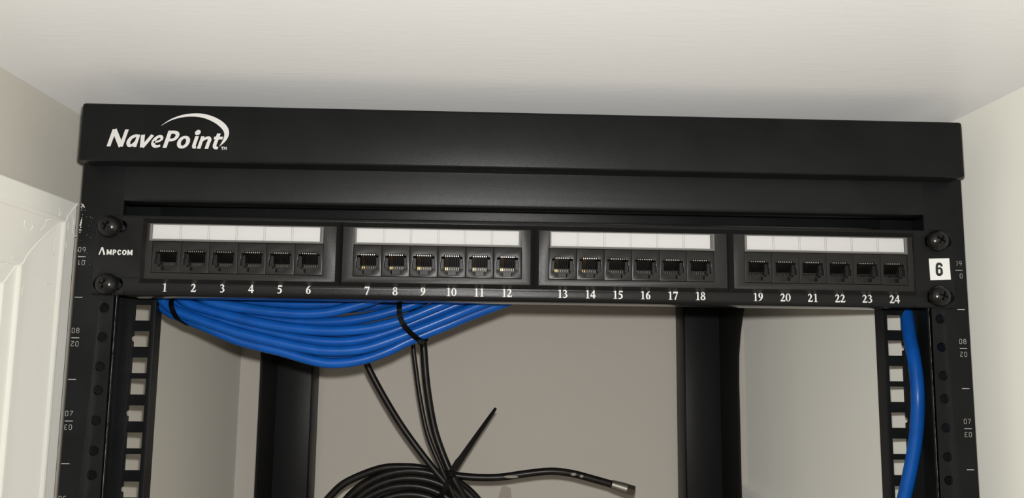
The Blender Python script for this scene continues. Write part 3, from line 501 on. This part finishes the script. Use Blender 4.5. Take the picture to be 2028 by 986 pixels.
# ------------------------------------------------------------------ the patch panel
pan = thing('patch_panel', (0, 0, -22), 'black 24-port network patch panel with four white paper label strips, screwed across the rack', 'patch panel')
BL = [(-214.0, -210.0, -107.3, -105.5, -160.4), (-105.5, -103.6, -0.2, 2.0, -51.4), (2.0, 4.3, 109.6, 111.5, 56.1), (111.5, 113.5, 215.4, 218.5, 165.9)]
LAB = [(-208.3, -114.3), (-97.2, -5.8), (10.4, 102.6), (119.7, 212.2)]
slots = []
for sx in (-1, 1):
    for sz in (15.9, -15.9):
        cx = 0.8 + 231.6 * sx; r = 3.5; h = 4.6
        slots.append([(cx + h + r * math.cos(a), sz + r * math.sin(a)) for a in [-math.pi / 2 + math.pi * k / 8 for k in range(9)]] + [(cx - h + r * math.cos(a), sz + r * math.sin(a)) for a in [math.pi / 2 + math.pi * k / 8 for k in range(9)]])
wins = [rect(b[4] - 46.6, b[4] + 46.6, -11.2, 17.0) for b in BL]
bm = plate([(-239.4, -20.75), (-222, -20.75), (-222, -17.0), (218, -17.0), (218, -20.75), (241.0, -20.75), (241.0, 22), (-239.4, 22)], wins + slots, -2, -0.2, bev=0.12)
# the foot bows back gently, turns under, and runs back as a narrow smooth shelf
foot = [(-2, -16.9), (-1.99, -17.8), (-1.94, -18.8), (-1.84, -19.7), (-1.68, -20.4), (-1.4, -21.0), (-1.0, -21.55), (-.45, -22.0), (.3, -22.25)]
inner = [(21, -22.25), (21, -20.9), (0.8, -20.9), (-0.3, -19.9), (-0.3, -16.9)]
n0 = len(bm.faces); prism(bm, foot + inner, -222, 204, 'x')
prism(bm, foot + [(0.3, -20.9), (-0.3, -19.9), (-0.3, -16.9)], 204, 218, 'x')
bm.faces.ensure_lookup_table()
for f in bm.faces[n0:]:
    f.normal_update()
    if abs(f.normal.z) > .99 and f.calc_center_median().y > 1.5 and f.calc_center_median().z < -22: f.material_index = 1
R = 1.4
fold = [(-2 + R - R * math.cos(a), -20.7 - R * math.sin(a)) for a in [math.pi / 2 * k / 6 for k in range(7)]]
for a, b in ((-239.2, -222), (218, 240.8)): prism(bm, fold + [(-0.2, -20.6), (-1.9, -20.6)], a, b, 'x')
box(bm, -222, 222, -0.3, 14, 20.8, 21.9)
face = obj('faceplate', bm, ['panel', 'flange'], pan, smooth=40)
bm = bmesh.new()
for ch, x, w, hgt, a, b in (('A', -236.9, 3.7, 4.1, .045, 1.055), ('M', -232.6, 2.75, 2.95, .05, .96), ('P', -229.3, 1.95, 2.95, .035, .71), ('C', -226.9, 2.2, 2.95, .035, .76), ('O', -224.3, 2.5, 2.95, .015, .785), ('M', -221.4, 2.75, 2.95, .05, .96)):
    k = w / (hgt * (b - a)); glyph(bm, BLOCK[ch], (x - a * hgt * k, -2.06, -0.1), hgt, aspect=k)
o = obj('brand_lettering', bm, 'print', face); o['label'] = 'small white capital lettering on the panel ear'
NB = [(-199.9, 15.58), (-89.9, 15.38), (18.0, 15.45), (127.9, 15.58)]
for i in range(24):
    s = str(i + 1); H = 4.55; adv = H * 0.66
    x = NB[i // 6][0] + NB[i // 6][1] * (i % 6) - adv * len(s) / 2 - (0.15 if len(s) == 1 else 0)
    bm = bmesh.new()
    for ch in s: glyph(bm, SERIF[ch], (x, -2.06, -19.75), H, aspect=.9); x += adv
    obj('port_number', bm, 'print', face)
bm = bmesh.new()
poly(bm, [(226.6, -2.12, 5.9), (238.5, -2.12, 6.3), (238.8, -2.12, -5.8), (226.9, -2.12, -6.4)])
stick = obj('number_sticker', bm, 'sticker', pan); stick['label'] = 'square white sticker with a bold black number 6'
six = [('s', [(.60, .70, .20), (.58, .82, .20), (.38, .90, .19), (.19, .80, .22), (.16, .50, .24), (.18, .20, .23), (.38, .10, .19), (.58, .20, .22), (.60, .34, .23), (.56, .50, .20), (.40, .575, .15), (.27, .52, .10)])]
bm = bmesh.new(); glyph(bm, six, (229.9, -2.18, -4.0), 7.9, aspect=.78, shear=.03)
obj('printed_digit', bm, 'ink', stick)

OPEN = [(-2.5, -8.5), (2.5, -8.5), (2.5, -6.4), (4.3, -6.4), (4.3, -5.1), (6.2, -5.1), (6.2, -1.6), (5.8, -1.2), (5.8, 1.7), (4.3, 1.7), (4.3, 2.7), (-4.3, 2.7), (-4.3, 1.7), (-5.8, 1.7), (-5.8, -1.2), (-6.2, -1.6), (-6.2, -5.1), (-4.3, -5.1), (-4.3, -6.4), (-2.5, -6.4)]
def jack(x0, num):
    sh = lambda L: [(x + x0, z) for x, z in L]
    bm = plate(sh(rect(-7.58, 7.58, -9.7, 7.3)), [sh(OPEN)], -5.9, 6.5, bev=0.14)
    box(bm, x0 - 7.3, x0 + 7.3, 6.3, 7.5, -9.4, 6.8, mi=1)                       # back wall of the socket
    for sg in (-1, 1): box(bm, x0 + min(sg * 4.5, sg * 6.3), x0 + max(sg * 4.5, sg * 6.3), -2.6, 6.4, -5.2, 0.9, mi=0)   # shoulders inside
    box(bm, x0 - 4.05, x0 + 4.05, -2.2, 6.4, -6.15, -5.25); box(bm, x0 - 4.4, x0 + 4.4, 1.0, 6.4, -5.2, -3.7, mi=1); box(bm, x0 - 2.25, x0 + 2.25, -2.2, 6.4, -8.25, -6.1)             # comb block at the foot
    box(bm, x0 - 4.4, x0 + 4.4, -0.2, 1.2, -3.75, -3.4)                    # comb bar
    for k in range(7): box(bm, x0 - 3.2 + 1.02 * k + 0.14 , x0 - 3.2 + 1.02 * k + 0.30, -0.1, 1.1, -5.3, -3.7)
    j = obj('jack', bm, ['jack', 'jack_in'], pan, smooth=30)
    bm = bmesh.new()
    for k in range(8):
        x = x0 - 3.57 + 1.02 * k
        pts = [(x, -4.6, 2.15), (x, -4.2, 2.0), (x, 0.9, -3.2)]
        a, b = Vector(pts[1]), Vector(pts[2])
        for (p, q, mi) in ((a, b, 0 if (k < 2 and 7 <= num <= 14) else 2),):  # lit gold on these pins only, the darkened copy elsewhere
            t = (q - p).normalized(); up = t.cross(Vector((1, 0, 0))) * 0.16; sd = Vector((0.2, 0, 0))
            v = [bm.verts.new(c + sx * sd + sy * up) for c in (p, q) for sx, sy in ((-1, -1), (1, -1), (1, 1), (-1, 1))]
            for e in range(4): f = bm.faces.new((v[e], v[(e + 1) % 4], v[4 + (e + 1) % 4], v[4 + e])); f.material_index = mi
            bm.faces.new(v[:4][::-1]); bm.faces.new(v[4:])
        box(bm, x - .2, x + .2, -5.1, -4.1, 1.85, 2.5, mi=1)
        box(bm, x - .2, x + .2, 0.75, 1.0, -5.2, -3.75, mi=0 if (k < 2 and 7 <= num <= 14) else 2)
    obj('contact_pins', bm, ['gold', 'tin', 'pin'], j)
for bi, (b0, f0, f1, b1, cx) in enumerate(BL):
    W0, W1 = cx - 46.3, cx + 46.3
    l0, l1 = LAB[bi]
    bm = plate(rect(f0, f1, -13.3, 17.4), [rect(W0, W1, -9.95, 7.5), rect(l0, l1, 7.9, 17.0)], -6, -4.0, bev=0.12)
    Zb, Zt, zb, zt = -15.3, 20.4, -13.3, 17.4                 # sloping skirt down to the steel
    base = [(b0, -2, Zb), (b1, -2, Zb), (b1, -2, Zt), (b0, -2, Zt)]; top = [(f0, -5.9, zb), (f1, -5.9, zb), (f1, -5.9, zt), (f0, -5.9, zt)]
    A = [bm.verts.new(p) for p in base]; B = [bm.verts.new(p) for p in top]
    for i in range(4): bm.faces.new((A[i], A[(i + 1) % 4], B[(i + 1) % 4], B[i]))
    for q in (rect(W0, W1, -9.95, 7.5),):                     # inner walls around the sockets
        v0 = [bm.verts.new((x, -5.9, z)) for x, z in q]; v1 = [bm.verts.new((x, -1.0, z)) for x, z in q]
        for i in range(4): bm.faces.new((v0[i], v0[(i + 1) % 4], v1[(i + 1) % 4], v1[i]))
    box(bm, l0 - .3, l1 + .3, -4.2, -3.2, 7.7, 17.2)          # floor of the label recess
    obj('port_block', bm, 'plastic', pan, smooth=25)
    bm = bmesh.new()
    box(bm, l0 + .3, l1 - .3, -6.35, -5.65, 8.2, 16.8, mi=0)
    for (a, b, c, d) in ((l0, l1, 7.5, 8.6), (l0, l1, 16.75, 17.05), (l0, l0 + .8, 8.6, 16.8), (l1 - .8, l1, 8.6, 16.8)): box(bm, a, b, -6.6, -5.5, c, d, mi=1)
    for fx in (.33, .52, .71): 
        xx = l0 + (l1 - l0) * fx; box(bm, xx - .35, xx + .35, -6.75, -6.5, 7.7, 8.3, mi=1)
    cov = obj('label_cover', bm, ['clear', 'clear_rim'], pan); cov['label'] = 'clear plastic cover over the paper strip'
    bm = bmesh.new()
    p0, p1 = l0 + (1.0, .9, .9, 1.7)[bi], l1 - (2.2, 1.0, 2.2, 1.2)[bi]
    box(bm, p0, p1, -4.9, -4.75, 8.9, 16.7)
    for k in range(1, 6):
        xx = p0 + (p1 - p0) * k / 6
        for dx in (-.45, .45): box(bm, xx + dx - .07, xx + dx + .07, -4.93, -4.89, 8.9, 16.7, mi=1)
    st = obj('label_strip', bm, ['paper', 'line'], cov); st['label'] = 'blank white paper strip ruled into six fields'
    for k in range(6): jack(cx + (k - 2.5) * 15.4, bi * 6 + k + 1)
pan.rotation_euler = (0, 0.0019, 0)

# ------------------------------------------------------------------ the four screws
LBL = ['black cross-head screw in the panel ear above the small white capital lettering', 'black cross-head screw in the panel ear below the small white capital lettering',
       'black cross-head screw just above the white sticker with a bold 6', 'black cross-head screw just below the white sticker with a bold 6']
def screw(i):
    x, y, z = P['screws'][i]
    t = thing('screw', (x, -2, z), LBL[i], 'screw', 'panel mounting screws')
    bm = bmesh.new()
    prof = [(0, 0), (6.0, 0.0), (6.15, 0.5), (6.05, 1.3), (5.7, 2.3), (5.0, 3.3), (4.0, 4.15), (2.8, 4.75), (1.5, 5.1), (0, 5.2)]
    revolve(bm, prof, x, -2.05, z, 32)
    me = bpy.data.meshes.new('t'); bmesh.ops.recalc_face_normals(bm, faces=bm.faces[:]); bm.to_mesh(me); bm.free()
    ob = bpy.data.objects.new('t', me); C.objects.link(ob)
    cb = bmesh.new(); rot = (0.5, 0.25, 0.6, 0.35)[i]
    for a in (0, math.pi / 2):
        sub = bmesh.new(); prism(sub, [(-3.3, -8), (3.3, -8), (1.1, -4.6), (-1.1, -4.6)], -0.55, 0.55, 'z')
        sub.transform(Matrix.Translation((x, 0, z)) @ Matrix.Rotation(rot + a, 4, 'Y'))
        bmesh.ops.recalc_face_normals(sub, faces=sub.faces[:]); merge(cb, sub)
    mc = bpy.data.meshes.new('t2'); cb.to_mesh(mc); cb.free(); oc = bpy.data.objects.new('t2', mc); C.objects.link(oc)
    md = ob.modifiers.new('b', 'BOOLEAN'); md.operation = 'DIFFERENCE'; md.object = oc; md.solver = 'EXACT'; md.use_self = True
    dg = bpy.context.evaluated_depsgraph_get(); res = bpy.data.meshes.new_from_object(ob.evaluated_get(dg))
    bm = bmesh.new(); bm.from_mesh(res); bpy.data.objects.remove(ob); bpy.data.objects.remove(oc); bpy.data.meshes.remove(res)
    obj('head', bm, 'screw', t, smooth=40)
    bm = bmesh.new(); revolve(bm, [(0, 0.3), (2.6, 0.3), (2.6, -14), (0, -14)], x, -2.0, z, 16); obj('shank', bm, 'screw', t, smooth=40)
for i in range(4): screw(i)

# ------------------------------------------------------------------ blue network cables
G = 'blue cables sagging under the panel'
names = ['blue network cable hanging lowest in the sagging bundle, its underside showing full length', 'blue network cable second from the bottom at the front of the sagging bundle',
         'blue network cable third from the bottom in the sagging bundle', 'blue network cable fourth from the bottom, along the middle front of the bundle',
         'blue network cable fifth from the bottom, rising behind the panel under port 9', 'blue network cable crossing highest over the front of the bundle, rising under port 7',
         'blue network cable tucked closest under the panel, behind the others', 'blue network cable at the back of the bundle just above its lowest strand', 'blue network cable behind the bundle, bridging the gap below ports 7 and 8', 'blue network cable at the back of the bundle behind its middle strands']
for pth, lb in zip(P['strands'], names):
    tag(obj('ethernet_cable', tube(bmesh.new(), pth, 3.2, n=2), 'blue', smooth=0), lb, 'cable', G)
tag(obj('ethernet_cable', tube(bmesh.new(), P['right'], 4.0, sides=18), 'blue', smooth=0), 'single thick blue network cable hanging down alone beside the square-holed post', 'cable')
def tie(pts, axis, w, head, lb):
    t = thing('cable_tie', head, lb, 'cable tie', 'black cable ties')
    obj('strap', band(bmesh.new(), pts, axis, w, 1.0), 'tie', t, smooth=40)
    x, y, z = head
    obj('lock_head', bx(x - 1.7, x + 1.7, y - 1.8, y + 1.8, z - 1.7, z + 1.7, bev=.5), 'tie', t)
    return t
tie(P['tieA'], (.93, 0, .37), 3.0, P['tieAhead'][0], 'black cable tie strapped round the blue bundle just below port 8')
tie(P['tieB'], (.9, 0, -.42), 2.8, P['tieB'][6], 'black cable tie round the blue bundle below port 1')

# ------------------------------------------------------------------ black cables below
cx, cy, cz = P['coilc'][0]
pts = list(P['lead'])
last = Vector(pts[-1]); a0 = math.atan2(last.z - cz, last.x - cx); a1 = math.atan2(P['coilout'][0][2] - cz, P['coilout'][0][0] - cx)
turns = 9; r0 = math.hypot(last.x - cx, last.z - cz); r1 = math.hypot(P['coilout'][0][0] - cx, P['coilout'][0][2] - cz)
total = turns * 2 * math.pi + ((a0 - a1) % (2 * math.pi))
radii = [r0, 71, 58.5, 65, 51.5, 68, 55, 62, 48, 70, r1]; deep = [0, 0, -2, 0, 2, 9, 8, 9, 10, 14, 0]
N = turns * 24
for k in range(1, N):
    f = k / N; a = a0 - total * f; s = f * (len(radii) - 1); i = int(s); u = s - i; u = u * u * (3 - 2 * u)
    r = radii[i] * (1 - u) + radii[i + 1] * u; dy = deep[i] * (1 - u) + deep[i + 1] * u
    pts.append((cx + r * math.cos(a), cy - 2 + dy, cz + r * math.sin(a)))
pts += list(P['coilout'])
t = thing('coaxial_cable', (cx, cy, cz - 72), 'coiled black coaxial cable before the back wall, its free end tipped with a metal connector', 'cable')
obj('jacket', tube(bmesh.new(), pts, 3.1, sides=12, n=4), 'coax', t, smooth=0)
c = [Vector(p) for p in P['conn']]
bm = tube(bmesh.new(), [c[0], c[2]], lambda f: 3.5 + .9 * min(1, f * 4), sides=20, smooth_in=False)
con = obj('connector', bm, 'fitting', t, smooth=40); con['label'] = 'dull metal screw connector on the free end'
d = (c[3] - c[2]).normalized()
bm = tube(bmesh.new(), [c[2] - d * .5, c[2] + d * .6, c[3] - d * .8, c[3]], lambda f: 4.4 if 0.2 < f < .8 else 4.0, sides=6, smooth_in=False)
obj('nut', bm, 'fitting_dark', con)
for (x, y, z), w in zip(P['patches'], (6.5, 2.6, 1.8)):
    bm = bmesh.new(); bmesh.ops.create_icosphere(bm, subdivisions=2, radius=1.0, matrix=Matrix.Translation((x, y + .2, z)) @ Matrix.Diagonal((w, .7, 1.3, 1)))
    o = obj('paint_spot', bm, 'tag', t, smooth=0); o['label'] = 'pale paint spot on the loose end'
tag(obj('hanging_cable', tube(bmesh.new(), P['c1'], 2.7, sides=14), 'coax', smooth=0), 'black cable slanting down from the lowest point of the blue bundle to the coil', 'cable', 'black cables dropping to the coil')
tag(obj('hanging_cable', tube(bmesh.new(), P['c2'], 1.9, sides=12), 'coax', smooth=0), 'thinnest black cable, dropping beside the thick coaxial lead under port 8', 'cable', 'black cables dropping to the coil')
t = thing('cable_tie', P['coiltie'][1], 'black cable tie gathering the coil, its long tail pointing up', 'cable tie', 'black cable ties')
obj('strap', band(bmesh.new(), P['coiltie'], (.6, 0, .6), 4.2, 1.2), 'tie', t, smooth=40)
obj('tail', band(bmesh.new(), P['tail'], (.8, 0.2, .55), 5.4, 1.6, closed=False, taper=lambda f: 1 if f < .35 else 1 - .62 * (f - .35) / .65), 'tie', t, smooth=40)
x, y, z = P['tail'][0]
obj('lock_head', bx(x - 2.5, x + 2.5, y - 1.6, y + 2.2, z - 2.5, z + 2.5, bev=.7), 'tie', t)
bm = bmesh.new(); prism(bm, [(p[0], p[2]) for p in P['tag']], 251.6, 252.2, 'y')
tag(obj('paper_tag', bm, 'tag'), 'small grey paper tag poking up behind the black coil', 'tag')
